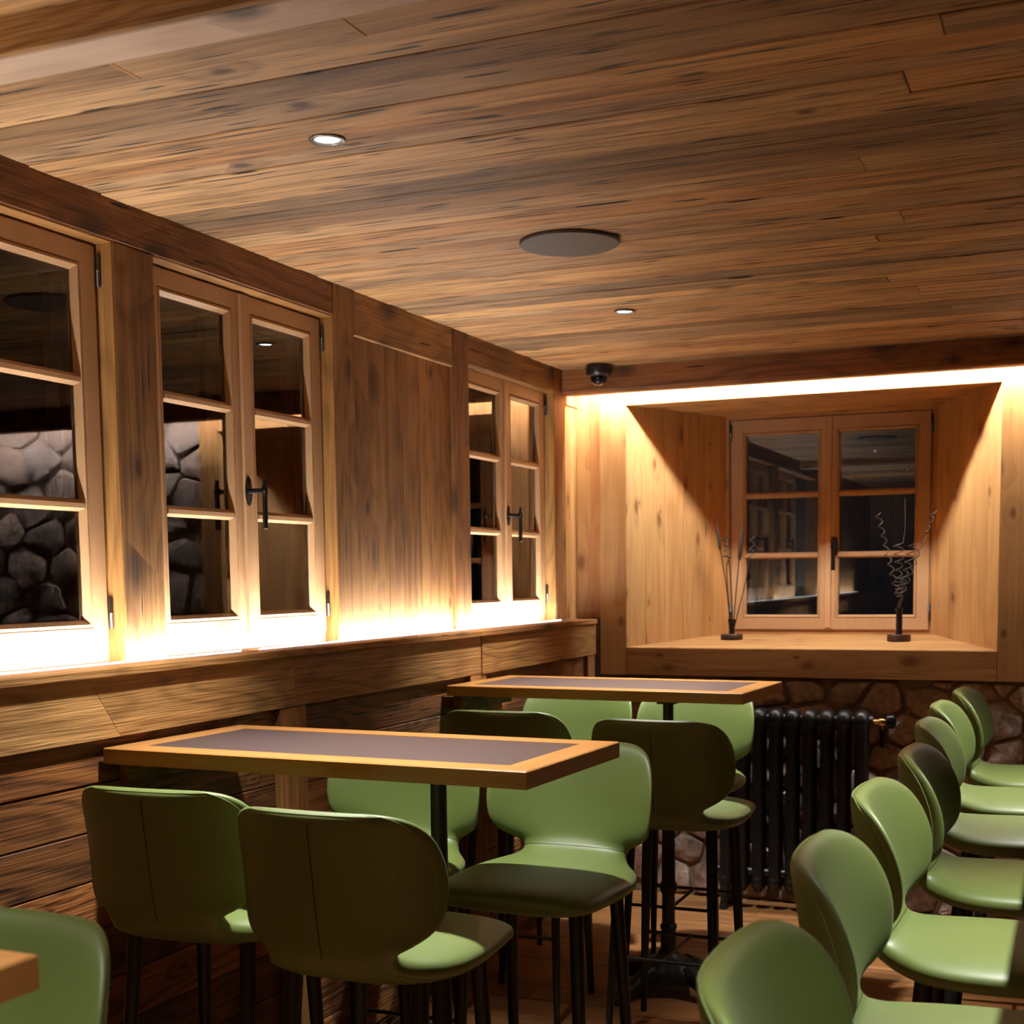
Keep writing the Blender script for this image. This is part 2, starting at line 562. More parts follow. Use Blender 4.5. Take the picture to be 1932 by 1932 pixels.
# masonry backing (leaves the window openings free)
box('backing', -2.62, -2.36, YR, 6.3, 0, Z(-0.24), M_PLASTER, wall_left, 0)
box('backing', -2.62, -2.36, YR, 6.3, TOPB + 0.02, CEIL + 0.02, M_PLASTER, wall_left, 0)
for a, b in ((YR, 0.05), (0.97, 1.13), (1.86 - 0.0, 1.875), (2.79, 2.955), (3.87, 4.91), (5.84, 6.3)):
    if b - a > 0.02:
        box('backing', -2.62, -2.36, a, b, Z(-0.24), TOPB + 0.02, M_PLASTER, wall_left, 0)
# lintel beam left of the panel
box('lintel_beam', -2.36, XW + 0.001, YR, 3.864, TOPB, CEIL + 0.005, OLD[1], wall_left, 0.003, (0.86, 0.72, 0.62))
# posts
box('post', -2.36, XW, 2.792, 2.953, SILL - 0.03, TOPB - 0.001, OLD[2], wall_left, 0.003, (0.95, 0.95, 0.9))
box('post', -2.36, XW, 0.975, 1.125, SILL - 0.03, TOPB - 0.001, OLD[2], wall_left, 0.003)
box('post', -2.36, XW, YR, 0.05, SILL - 0.03, TOPB - 0.001, OLD[2], wall_left, 0.003)
box('post', -2.36, XW, 3.870, 4.003, SILL - 0.03, CEIL + 0.005, OLD[2], wall_left, 0.003, (0.95, 0.92, 0.88))
# reveal linings beside the windows
for yy in (2.785, 3.863, 5.837):
    box('reveal', -2.345, XW - 0.001, yy, yy + 0.011, SILL - 0.01, TOPB, RAILW[2], wall_left, 0.001, (0.95, 0.85, 0.7))
for a, b in ((1.125, 2.79), (2.955, 3.868), (4.912, 5.84)):
    box('head_lining', -2.345, XW - 0.001, a, b, TOPB - 0.006, TOPB + 0.006, RAILW[1], wall_left, 0.001, (1.0, 0.85, 0.65))
    box('window_board', -2.345, XW + 0.002, a, b, SILL - 0.03, SILL - 0.002, RAILW[1], wall_left, 0.001, (1.0, 0.85, 0.65))
# panel between the windows
box('top_rail', -2.36, XW, 4.003, 4.764, Z(0.806), CEIL + 0.005, OLD[1], wall_left, 0.003)
box('stile', -2.36, XW, 4.764, 4.910, SILL - 0.03, CEIL + 0.005, OLD[2], wall_left, 0.003, (0.92, 0.80, 0.70))
yy = 4.003
for w, col in zip((0.115, 0.125, 0.115, 0.14, 0.12, 0.146), ((0.85, 0.8, 0.75), (0.98, 0.95, 0.9), (0.9, 0.86, 0.8), (1.0, 0.95, 0.86), (1.1, 1.05, 0.95), (1.0, 0.95, 0.9))):
    box('panel_board', -2.34, XW - 0.012 + random.uniform(-0.002, 0.001), yy + 0.0006, min(yy + w, 4.764) - 0.0006, SILL - 0.03, Z(0.815), OLD[2], wall_left, 0.0015, col)
    yy += w
# above and beside the far window
box('lintel_beam', -2.36, XW + 0.001, 4.910, 5.845, Z(0.836), CEIL + 0.005, OLD[1], wall_left, 0.003, (1.0, 0.92, 0.85))
box('post', -2.36, XW, 5.845, 5.985, SILL - 0.03, CEIL + 0.005, OLD[2], wall_left, 0.003, (1.0, 0.9, 0.8))
box('top_rail', -2.36, XW - 0.002, 5.985, 6.185, Z(0.80), CEIL + 0.005, PINE[1], wall_left, 0.002)
box('panel_board', -2.36, XW - 0.010, 5.985, 6.075, SILL - 0.03, Z(0.80), PINE[2], wall_left, 0.0015, (0.9, 0.85, 0.8))
box('panel_board', -2.36, XW - 0.010, 6.075, 6.185, SILL - 0.03, Z(0.80), PINE[2], wall_left, 0.0015)

# ledge under the windows
trim = struct('trim_1', 'wooden ledge running along the left wall under the windows', 'ledge')
box('ledge_board', -2.36, -2.125, YR, 3.62, Z(-0.2275), SILL, RAILW[1], trim, 0.003, (0.95, 0.9, 0.85))
box('ledge_board', -2.36, -2.1255, 3.62, 6.045, Z(-0.2285), SILL - 0.0005, OLD[1], trim, 0.003, (1.25, 1.2, 1.1))

# wainscot: top rail pieces, stiles and recessed horizontal planks
wains = struct('trim_2', 'wainscot of dark horizontal planks framed by a brushed rail and stiles', 'wainscot')
def scarf(y0a, y0b, y1a, y1b, x, col):
    """rail piece with slanted ends: a = top, b = bottom"""
    zt, zb = Z(-0.229), Z(-0.375)
    ym = (y0a + y1a) / 2
    pts = [(y0a, zt), (y1a, zt), (y1b, zb), (y0b, zb)]
    v = [(0, p[0] - ym, p[1] - zb) for p in pts] + [(-0.03, p[0] - ym, p[1] - zb) for p in pts]
    f = [(0, 1, 2, 3), (7, 6, 5, 4), (0, 4, 5, 1), (1, 5, 6, 2), (2, 6, 7, 3), (3, 7, 4, 0)]
    pyobj('rail', v, f, RAILW[1], wains, (x, ym, zb), col)
scarf(YR, YR, 2.508, 2.615, XL, (1.0, 1.0, 1.0))
scarf(2.509, 2.616, 3.402, 3.402, XL + 0.0005, (0.98, 0.97, 0.95))
scarf(3.403, 3.403, 4.745, 4.745, XL - 0.0005, (0.84, 0.80, 0.76))
scarf(4.746, 4.746, 6.068, 6.068, XL + 0.004, (0.86, 0.78, 0.70))
ST = ((3.325, 3.468), (4.652, 4.797), (5.972, 6.068))
for a, b in ((0.62, 0.76), (1.99 - 0.0, 2.0)) + ST:
    if b - a > 0.05:
        box('stile', XL - 0.035, XL - 0.002, a, b, 0.0, Z(-0.3755), RAILW[2], wains, 0.002, (0.80, 0.70, 0.58))
segs = [(YR, 0.62), (0.76, 3.325), (3.468, 4.652), (4.797, 5.972)]
for si, (a, b) in enumerate(segs):
    z = Z(-0.375)
    k = 0
    while z > 0.02:
        h = (0.108, 0.115, 0.118, 0.124, 0.13, 0.12, 0.13, 0.14, 0.12, 0.13, 0.12)[k % 11] * (1.0 if si % 2 else 1.0)
        if si == 2 and k == 0:
            h = 0.13
        z0 = max(z - h, 0.0)
        col = jit(1.0, 0.2, 0.05)
        if si == 1:
            col = [(1.25, 1.12, 0.98), (0.78, 0.72, 0.66), (0.72, 0.66, 0.60), (1.1, 0.98, 0.85), (0.75, 0.70, 0.64)][k % 5]
        if si == 2 and k == 0:
            col = (0.62, 0.58, 0.55)
        box('plank', XL - 0.065, XL - 0.022 + random.uniform(-0.003, 0.002), a, b, z0 + 0.001, z - 0.001, WAIN[1], wains, 0.003, col)
        z = z0
        k += 1

# led strips lying along the ledge
def led_strip(y0, y1, label):
    """wedge profile: bright face tilted to the wall, softly glowing front edge"""
    L2 = (y1 - y0) / 2
    sec = [(0.0, 0.0005), (0.0, 0.0060), (-0.0110, 0.0005)]
    v = [(p[0], -L2, p[1]) for p in sec] + [(p[0], L2, p[1]) for p in sec]
    o = pyobj('led_strip', v, [(1, 2, 5, 4), (0, 1, 4, 3), (0, 3, 5, 2), (0, 2, 1), (3, 4, 5)], M_LED, None, (-2.216, (y0 + y1) / 2, SILL))
    o.data.materials.append(M_LEDEDGE)
    for p in o.data.polygons[1:]:
        p.material_index = 1
    tag(o, label, 'light strip', 'light strips on the window ledge')
led_strip(-1.0, 3.235, 'glowing white light strip on the ledge under the nearer windows')
led_strip(3.335, 5.80, 'glowing white light strip on the ledge from the wood panel to the far corner')

# ------------------------------------------------------------------ windows
def ring_mesh(loops):
    """loops: list of (x0,x1,z0,z1,y) rectangles joined one to the next"""
    v, f = [], []
    for x0, x1, z0, z1, yy in loops:
        v += [(x0, yy, z0), (x1, yy, z0), (x1, yy, z1), (x0, yy, z1)]
    n = len(loops)
    for i in range(n - 1):
        for k in range(4):
            j = (k + 1) % 4
            f.append((i * 4 + k, i * 4 + j, (i + 1) * 4 + j, (i + 1) * 4 + k))
    return v, f

def make_handle(parent, loc, style):
    m = MB()
    if style == 'lever':
        # oval rosette, neck towards the room, hanging grip with a finial
        prof = [(0.0, 0.0), (0.92, 0.0), (1.0, -0.003), (0.9, -0.006), (0.0, -0.0065)]
        vs, fs = [], []
        seg = 24
        for i in range(seg):
            a = 2 * math.pi * i / seg
            for rr, yy in prof[1:4]:
                vs.append((0.0135 * rr * math.cos(a), yy, 0.040 * rr * math.sin(a)))
        for i in range(seg):
            j = (i + 1) % seg
            for k in range(2):
                fs.append((i * 3 + k, j * 3 + k, j * 3 + k + 1, i * 3 + k + 1))
        fs.append(tuple(i * 3 + 2 for i in range(seg)))
        m.add(vs, fs)
        m.lathe([(0.0085, -0.005), (0.0075, -0.012), (0.0065, -0.020), (0.0065, -0.040), (0.0085, -0.046), (0.0095, -0.052), (0.0085, -0.058), (0.004, -0.061)], 16, axis='y')
        m.lathe([(0.0045, -0.102), (0.0075, -0.100), (0.0078, -0.094), (0.0068, -0.088), (0.0074, -0.075), (0.0066, -0.030), (0.0062, -0.012), (0.0085, -0.004), (0.0085, 0.006), (0.0050, 0.014), (0.0042, 0.018), (0.0058, 0.023), (0.0048, 0.029), (0.001, 0.031)], 16, origin=(0, -0.052, 0))
    else:
        vs = []
        m.lathe([(0.016, 0.0), (0.017, -0.004), (0.014, -0.010), (0.009, -0.013), (0.008, -0.035), (0.012, -0.040), (0.012, -0.048), (0.004, -0.052)], 18, axis='y')
        m.tube([(0, -0.004, 0.042), (0, -0.006, 0.02), (0, -0.006, -0.02), (0, -0.004, -0.042)], [0.009, 0.0155, 0.0155, 0.009], 14)
        m.tube([(0, -0.044, 0.012), (0, -0.046, -0.02), (0, -0.046, -0.06), (0, -0.044, -0.105)], [0.010, 0.0095, 0.0085, 0.0095], 12)
    k = 1.12 if style == 'lever' else 1.1
    m.v = [(p[0] * k, p[1] * k, p[2] * k) for p in m.v]
    return m.build('handle', M_BLACKMETAL, parent, loc)

def make_window(name, label, loc, rz, W, z0, z1, zb, panes, muntins, mat, handle_style, handle_z, stile=0.087, bead=0.017, mid=0.066, back=None, handle_right=0.0, hinge_side=True):
    """local x along the wall, local -y into the room, origin at the window's left bottom.
    z0,z1 outer height; zb height of the fixed bottom frame; panes=(zlow,zhigh) of the glass; muntins = heights of the bars"""
    root = empty(name, loc, rz)
    root['kind'] = 'structure'
    root['label'] = label
    root['category'] = 'window'
    fr = 0.012
    v, f = ring_mesh([(0.0, W, z0, z1, 0.075), (0.0, W, z0, z1, 0.010), (0.045, W - 0.045, z0 + zb + 0.03, z1 - 0.05, 0.010), (0.045, W - 0.045, z0 + zb + 0.03, z1 - 0.05, 0.075)])
    pyobj('frame', v, f, mat, root)
    gl, gh = panes
    half = W / 2
    for s in (0, 1):
        x0, x1 = (fr, half - 0.0012) if s == 0 else (half + 0.0012, W - fr)
        ls, rs = (stile - fr, mid) if s == 0 else (mid, stile - fr)
        gx0, gx1 = x0 + ls, x1 - rs
        c0, c1 = z0 + zb, z1 - 0.008
        b = bead
        g = 0.0032
        loops = [(x0, x1, c0, c1, 0.06), (x0, x1, c0, c1, 0.002), (x0 + 0.002, x1 - 0.002, c0 + 0.002, c1 - 0.002, 0.0),
                 (gx0 - b - g, gx1 + b + g, gl - b - g, gh + b + g, 0.0), (gx0 - b - g * 0.5, gx1 + b + g * 0.5, gl - b - g * 0.5, gh + b + g * 0.5, 0.004),
                 (gx0 - b, gx1 + b, gl - b, gh + b, 0.0005), (gx0 - b * 0.6, gx1 + b * 0.6, gl - b * 0.6, gh + b * 0.6, -0.001),
                 (gx0, gx1, gl, gh, 0.016), (gx0, gx1, gl, gh, 0.05)]
        v, f = ring_mesh(loops)
        cas = pyobj('casement', v, f, mat, root)
        # astragal moulding on the meeting stile
        if s == 1:
            m = MB()
            xa = x0 + 0.001
            m.add([(xa - 0.016, 0.002, c0 + 0.01), (xa - 0.013, -0.008, c0 + 0.01), (xa + 0.013, -0.008, c0 + 0.01), (xa + 0.016, 0.002, c0 + 0.01),
                   (xa - 0.016, 0.002, c1 - 0.002), (xa - 0.013, -0.008, c1 - 0.002), (xa + 0.013, -0.008, c1 - 0.002), (xa + 0.016, 0.002, c1 - 0.002)],
                  [(0, 1, 5, 4), (1, 2, 6, 5), (2, 3, 7, 6), (0, 3, 2, 1), (4, 5, 6, 7)])
            m.build('astragal', mat, cas, smooth=False)
        # glazing bars with sloping sides
        for mz in muntins:
            hb, hf = 0.0155, 0.0045
            vs = []
            for xx in (gx0 - 0.004, gx1 + 0.004):
                vs += [(xx, 0.017, mz - hb), (xx, -0.001, mz - hf - 0.003), (xx, -0.001, mz + hf), (xx, 0.017, mz + hb)]
            pyobj('glazing_bar', vs, [(0, 1, 5, 4), (1, 2, 6, 5), (2, 3, 7, 6), (0, 4, 7, 3)], mat, cas)
        edges = [gl] + list(muntins) + [gh]
        for a, bb in zip(edges[:-1], edges[1:]):
            pa = a + (0.008 if a != gl else -0.004)
            pb = bb - (0.008 if bb != gh else -0.004)
            box('pane', gx0 - 0.004, gx1 + 0.004, 0.018, 0.040, pa, pb, M_GLASS, cas, 0)
        # hinges
        if hinge_side:
            hx = x0 - 0.004 if s == 0 else x1 + 0.004
            for hz in (c0 + 0.09, c1 - 0.06):
                m = MB()
                m.lathe([(0.003, -0.042), (0.006, -0.038), (0.006, -0.001), (0.0068, 0.0), (0.006, 0.001), (0.006, 0.038), (0.003, 0.042)], 12)
                m.build('hinge', M_HINGE, cas, (hx, -0.006, hz))
        if s == 1 and handle_style == 'lever' or s == 1 and handle_style != 'lever':
            make_handle(cas, (half + handle_right, -0.0075 if handle_right == 0 else 0.0, handle_z), handle_style)
    return root

XF = -2.303
for nm, y0, y1, lab in (('window_1', 1.872, 2.786, 'nearest three-pane casement window at the left edge of the picture'),
                        ('window_2', 2.952, 3.866, 'double casement window between the timber post and the wood panel'),
                        ('window_3', 4.908, 5.838, 'far double casement window between the wood panel and the corner')):
    make_window(nm, lab, (XF, y0, 0), math.pi / 2, y1 - y0, SILL - 0.002, TOPB - 0.004, 0.036, (Z(-0.098), Z(0.766)), (Z(0.190), Z(0.500)), FRAMEW[2], 'lever', Z(0.262))

# ------------------------------------------------------------------ back wall
YP, YST, YB = 6.12, 6.165, 5.943
wall_back = struct('wall_back', 'back wall with a pine window niche above rubble stone', 'wall')
NZ0, NZ1 = Z(-0.343), Z(0.795)          # niche front bottom and top
NX0, NX1 = -2.006, -0.337               # niche front left and right
BX0, BX1, BY = -1.680, -0.664, 6.775    # niche back
BZ0, BZ1 = Z(-0.304), Z(0.790)
PB = Z(-0.476)
# masonry behind
box('backing', -2.6, NX0 - 0.05, YST + 0.02, 6.95, 0, CEIL, M_MORTAR, wall_back, 0)
box('backing', NX1 + 0.05, XR + 0.2, YST + 0.008, 6.95, 0, CEIL, M_MORTAR, wall_back, 0)
box('backing', NX0 - 0.05, NX1 + 0.05, YST + 0.008, 6.95, 0, NZ0 - 0.03, M_MORTAR, wall_back, 0)
box('backing', NX0 - 0.05, NX1 + 0.05, YST + 0.02, 6.95, NZ1 + 0.04, CEIL, M_MORTAR, wall_back, 0)
box('backing', -2.16, NX0 - 0.05, YST + 0.004, YST + 0.04, 0, PB, M_MORTAR, wall_back, 0)
# beam in front with rounded lower edge
bm_prof = [(YB, CEIL + 0.01), (YB, Z(0.852)), (YB + 0.004, Z(0.843)), (YB + 0.014, Z(0.8375)), (YB + 0.072, Z(0.8375)), (YB + 0.076, Z(0.842)), (YB + 0.076, CEIL + 0.01)]
def prism_x(name, prof, x0, x1, mat, parent, color=None):
    cx, cy, cz = (x0 + x1) / 2, sum(p[0] for p in prof) / len(prof), sum(p[1] for p in prof) / len(prof)
    n = len(prof)
    v = [(x0 - cx, p[0] - cy, p[1] - cz) for p in prof] + [(x1 - cx, p[0] - cy, p[1] - cz) for p in prof]
    f = [(i, (i + 1) % n, n + (i + 1) % n, n + i) for i in range(n)] + [tuple(reversed(range(n))), tuple(range(n, 2 * n))]
    return pyobj(name, v, f, mat, parent, (cx, cy, cz), color)
prism_x('beam', bm_prof, -2.257, XR, OLD[0], wall_back, (1.0, 0.72, 0.52))
# narrow boards in the corner left of the niche frame
box('corner_board', -2.36, -2.198, YP + 0.045, YP + 0.07, SILL, CEIL, PINE[2], wall_back, 0.0015, (0.85, 0.75, 0.68))
box('corner_board', -2.197, -2.140, YP + 0.040, YP + 0.07, SILL, CEIL, PINE[2], wall_back, 0.0015, (0.78, 0.62, 0.52))
# frame of the niche: posts, head board, sill beam
box('post', -2.139, NX0 - 0.0006, YP, YP + 0.075, PB, CEIL, PINE[2], wall_back, 0.002, (0.92, 0.86, 0.80))
box('head_board', NX0, NX1, YP, YP + 0.05, NZ1, CEIL, PINE[0], wall_back, 0.002, (1.05, 1.05, 1.05))
box('post', NX1 + 0.0006, -0.215, YP, YP + 0.075, PB, CEIL, PINE[2], wall_back, 0.002, (0.80, 0.72, 0.62))
box('sill_beam', NX0, NX1, YP - 0.001, YP + 0.05, PB, NZ0, PINE[0], wall_back, 0.003, (0.72, 0.62, 0.50))
def slab(name, quad, thick, nrm, mat, color):
    """flat board from 4 corners (front face), thickened against nrm"""
    c = sum((Vector(q) for q in quad), Vector()) / 4
    n = Vector(nrm).normalized() * thick
    v = [Vector(q) - c for q in quad] + [Vector(q) - c - n for q in quad]
    f = [(0, 1, 2, 3), (7, 6, 5, 4), (0, 4, 5, 1), (1, 5, 6, 2), (2, 6, 7, 3), (3, 7, 4, 0)]
    return pyobj(name, v, f, mat, wall_back, tuple(c), color)
def lerp(a, b, t):
    return a + (b - a) * t
def splay(xf, xb, nb, side):
    ang = math.atan2(BY - YP, xb - xf)
    ts = [0]
    for i in range(nb):
        ts.append(ts[-1] + random.uniform(0.8, 1.2))
    ts = [t / ts[-1] for t in ts]
    for a, b in zip(ts[:-1], ts[1:]):
        e = 0.0012
        a2, b2 = a + e, b - e
        q = [(lerp(xf, xb, a2), lerp(YP, BY, a2), lerp(NZ0, BZ0, a2)), (lerp(xf, xb, b2), lerp(YP, BY, b2), lerp(NZ0, BZ0, b2)),
             (lerp(xf, xb, b2), lerp(YP, BY, b2), lerp(NZ1, BZ1, b2)), (lerp(xf, xb, a2), lerp(YP, BY, a2), lerp(NZ1, BZ1, a2))]
        n = Vector((BY - YP, -(xb - xf), 0)) * (1 if side < 0 else -1)
        slab('niche_board', q, 0.02, n, PINE[2], jit(0.97, 0.06, 0.03))
splay(NX0, BX0, 5, -1)
splay(NX1, BX1, 5, 1)
for i in range(5):                        # soffit and sill boards
    a, b = i / 5 + 0.0012, (i + 1) / 5 - 0.0012
    for z0_, z1_, nz, nm in ((NZ1, BZ1, -1, 'soffit_board'), (NZ0, BZ0, 1, 'niche_sill_board')):
        q = [(lerp(NX0, BX0, a), lerp(YP, BY, a), lerp(z0_, z1_, a)), (lerp(NX1, BX1, a), lerp(YP, BY, a), lerp(z0_, z1_, a)),
             (lerp(NX1, BX1, b), lerp(YP, BY, b), lerp(z0_, z1_, b)), (lerp(NX0, BX0, b), lerp(YP, BY, b), lerp(z0_, z1_, b))]
        slab(nm, q, 0.02, (0, 0, nz), PINE[0], jit(0.96, 0.05, 0.03))
# wall closing the niche around its window
box('niche_back', BX0 - 0.1, BX0 + 0.012, BY - 0.012, BY + 0.1, Z(-0.36), Z(0.86), PINE[2], wall_back, 0.001, (0.9, 0.85, 0.8))
box('niche_back', BX1 - 0.012, BX1 + 0.1, BY - 0.012, BY + 0.1, Z(-0.36), Z(0.86), PINE[2], wall_back, 0.001, (0.9, 0.85, 0.8))
WN0, WN1 = -1.668, -0.676
box('niche_back', WN0, WN1, BY - 0.012, BY + 0.1, Z(0.772), Z(0.86), PINE[0], wall_back, 0.001, (0.85, 0.75, 0.65))
box('niche_back', WN0, WN1, BY - 0.004, BY + 0.1, Z(-0.36), Z(-0.298), PINE[0], wall_back, 0.001, (0.7, 0.55, 0.42))
make_window('window_4', 'double casement window set back in the pine niche', (WN0, BY - 0.006, 0), 0.0, WN1 - WN0, Z(-0.298), Z(0.775), 0.016,
            (Z(-0.208), Z(0.688)), (Z(0.088), Z(0.390)), FRAMEW[2], 'short', Z(0.128), stile=0.086, bead=0.014, mid=0.052, handle_right=0.034)

# strip light behind the beam
o = box('led_strip', -2.24, XR - 0.02, YB + 0.079, YB + 0.091, Z(0.893), Z(0.905), M_LEDB, None, 0.0)
tag(o, 'white strip light hidden behind the beam along the back wall', 'light strip')

# ------------------------------------------------------------------ rubble stones
def clip(poly, nx, ny, d):
    out = []
    for i in range(len(poly)):
        a, b = poly[i], poly[(i + 1) % len(poly)]
        da, db = a[0] * nx + a[1] * ny - d, b[0] * nx + b[1] * ny - d
        if da <= 0:
            out.append(a)
        if da * db < 0:
            t = da / (da - db)
            out.append((a[0] + (b[0] - a[0]) * t, a[1] + (b[1] - a[1]) * t))
    return out

def stones(x0, x1, z0, z1, cw, chh, rng):
    pts = []
    nx, nz = max(1, round((x1 - x0) / cw)), max(1, round((z1 - z0) / chh))
    for i in range(-1, nx + 1):
        for j in range(-1, nz + 1):
            pts.append((x0 + (i + 0.5 + rng.uniform(-0.36, 0.36) + 0.5 * (j % 2)) * (x1 - x0) / nx, z0 + (j + 0.5 + rng.uniform(-0.34, 0.34)) * (z1 - z0) / nz))
    asp = cw / chh * 0.85
    for p in pts:
        poly = [(x0, z0), (x1, z0), (x1, z1), (x0, z1)]
        if not (x0 - 0.05 < p[0] < x1 + 0.05 and z0 - 0.05 < p[1] < z1 + 0.05):
            continue
        for q in pts:
            if q is p:
                continue
            dx, dz = q[0] - p[0], (q[1] - p[1])
            if abs(dx) > cw * 3 or abs(dz) > chh * 3:
                continue
            # anisotropic bisector so stones lie flat
            nxv, nzv = dx, dz * asp * asp
            mx_, mz_ = (p[0] + q[0]) / 2, (p[1] + q[1]) / 2
            poly = clip(poly, nxv, nzv, mx_ * nxv + mz_ * nzv)
            if len(poly) < 3:
                break
        if len(poly) < 3:
            continue
        c = (sum(a[0] for a in poly) / len(poly), sum(a[1] for a in poly) / len(poly))
        area = abs(sum(poly[i][0] * poly[(i + 1) % len(poly)][1] - poly[(i + 1) % len(poly)][0] * poly[i][1] for i in range(len(poly)))) / 2
        if area < 0.0035:
            continue
        # round the outline and add a worn, domed face
        ring = []
        n = len(poly)
        for i in range(n):
            a, b, d = poly[i - 1], poly[i], poly[(i + 1) % n]
            ring.append((b[0] * 0.88 + a[0] * 0.12, b[1] * 0.88 + a[1] * 0.12))
            ring.append((b[0] * 0.88 + d[0] * 0.12, b[1] * 0.88 + d[1] * 0.12))
        m = len(ring)
        gap = 0.008
        sz = math.sqrt(area)
        k0 = 1 - gap / sz * 2.0
        dep = rng.uniform(0.010, 0.030)
        tx, tz = rng.uniform(-0.15, 0.15), rng.uniform(-0.15, 0.15)
        v, f = [], []
        for k, dd in ((k0, 0.012), (k0 * 0.985, -dep * 0.35), (k0 * 0.90, -dep * 0.8), (k0 * 0.5, -dep)):
            for px, pz in ring:
                lx, lz = (px - c[0]) * k, (pz - c[1]) * k
                nz_ = rng.uniform(-0.004, 0.004) if k < k0 else 0
                v.append((lx + nz_, dd + (tx * lx + tz * lz if dd < 0 else 0) + nz_, lz + nz_))
        v.append((0, -dep * 1.05, 0))
        for rr in range(3):
            for i in range(m):
                j = (i + 1) % m
                f.append((rr * m + i, rr * m + j, (rr + 1) * m + j, (rr + 1) * m + i))
        for i in range(m):
            f.append((3 * m + i, 3 * m + (i + 1) % m, 4 * m))
        t = rng.uniform(1.2, 1.9)
        w = rng.uniform(-0.06, 0.06)
        o = pyobj('stone', v, f, M_STONE, wall_back, (c[0], YST, c[1]), (t * (1 + w), t, t * (1 - w * 0.6)))
        o.data.shade_smooth()
        o.data.set_sharp_from_angle(angle=math.radians(38))
rng = random.Random(21)
stones(-2.13, -0.215, 0.0, PB - 0.006, 0.19, 0.135, rng)
stones(-0.212, XR, 0.0, CEIL - 0.004, 0.28, 0.19, rng)

# ------------------------------------------------------------------ right and rear walls (out of the picture)
wall_right = struct('wall_right', 'plain timber wall on the right side of the room', 'wall')
for i in range(16):
    a = YR + i * 0.525
    box('plank', XR, XR + 0.03, a, min(a + 0.523, 6.17), 0, CEIL, OLD[2], wall_right, 0.002, jit(0.9, 0.12))
wall_front = struct('wall_front', 'plain timber wall behind the viewer', 'wall')
for i in range(10):
    a = -2.36 + i * 0.5
    box('plank', a, min(a + 0.498, XR), YR - 0.03, YR, 0, CEIL, OLD[2], wall_front, 0.002, jit(0.9, 0.12))

# ------------------------------------------------------------------ ceiling lamps, speaker, camera dome
def downlight(x, y, label, watt=SPOT_W, cone=78, group='recessed ceiling downlights'):
    root = empty('downlight', (x, y, CEIL))
    tag(root, label, 'downlight', group)
    m = MB()
    m.lathe([(0.0395, 0.001), (0.0400, -0.0015), (0.0375, -0.0035), (0.0310, -0.0035), (0.0285, -0.0010), (0.0270, 0.010)], 40, caps=False)
    m.build('trim_ring', M_TRIM, root)
    m = MB()
    m.lathe([(0.0005, -0.001), (0.015, -0.0008), (0.0270, 0.0015)], 32, caps=False)
    m.build('lens', M_LENS, root, smooth=True)
    ld = bpy.data.lights.new('downlight_beam', 'SPOT')
    ld.energy = watt
    ld.color = SPOT_COL
    ld.spot_size = math.radians(cone)
    ld.spot_blend = 1.0
    ld.shadow_soft_size = 0.028
    lo = bpy.data.objects.new('downlight_beam', ld)
    COL.objects.link(lo)
    lo.parent = root
    lo.location = (0, 0, -0.012)
downlight(-1.539, 2.628, 'round recessed downlight in the ceiling above the nearer bar table')
downlight(-1.556, 4.740, 'small round recessed downlight in the ceiling near the far bar table')
downlight(-1.54, 0.52, 'round recessed downlight above the nearest table, out of the picture')
downlight(0.10, 0.64, 'round recessed downlight above the right-hand stools, first from the viewer', SPOT_W * 0.95, 96)
downlight(0.10, 2.76, 'round recessed downlight above the right-hand stools, second from the viewer', SPOT_W * 0.95, 70)
downlight(0.10, 4.74, 'round recessed downlight above the right-hand stools, farthest from the viewer', SPOT_W * 0.95, 70)

sp = empty('ceiling_speaker', (-1.376, 3.690, CEIL))
tag(sp, 'large round brown speaker cover flat on the wooden ceiling', 'speaker')
m = MB()
m.lathe([(0.139, 0.002), (0.142, -0.002), (0.142, -0.008), (0.140, -0.0105), (0.0005, -0.0105)], 64, caps=False)
m.build('grille', M_SPEAKER, sp)
m = MB()
m.lathe([(0.130, 0.003), (0.130, -0.003), (0.12, -0.003)], 48, caps=False)
m.build('mounting_ring', M_BLACKMETAL, sp)
m = MB()
m.box(-0.006, 0.006, -0.0022, 0.0022, -0.0113, -0.0100)
m.build('badge', M_HINGE, sp, smooth=False)

dc = empty('dome_camera', (-2.052, 5.872, CEIL))
tag(dc, 'black dome security camera under the ceiling by the back beam', 'camera')
m = MB()
m.lathe([(0.056, 0.001), (0.058, -0.004), (0.058, -0.036), (0.055, -0.043), (0.046, -0.050), (0.041, -0.052)], 40)
m.build('housing', plain('camera_housing', (0.010, 0.009, 0.009), 0.35), dc)
m = MB()
m.lathe([(0.0385 * math.cos(a), -0.051 - 0.0385 * math.sin(a) * 1.05) for a in [i * math.pi / 2 / 12 for i in range(13)]], 32, caps=False)
m.build('dome', M_CAMDOME, dc)
m = MB()
m.lathe([(0.012, 0), (0.013, -0.002), (0.010, -0.004), (0.0005, -0.002)], 20, origin=(0.012, -0.0335, -0.070), axis='y', caps=False)
m.build('lens', M_BLACKMETAL, dc)

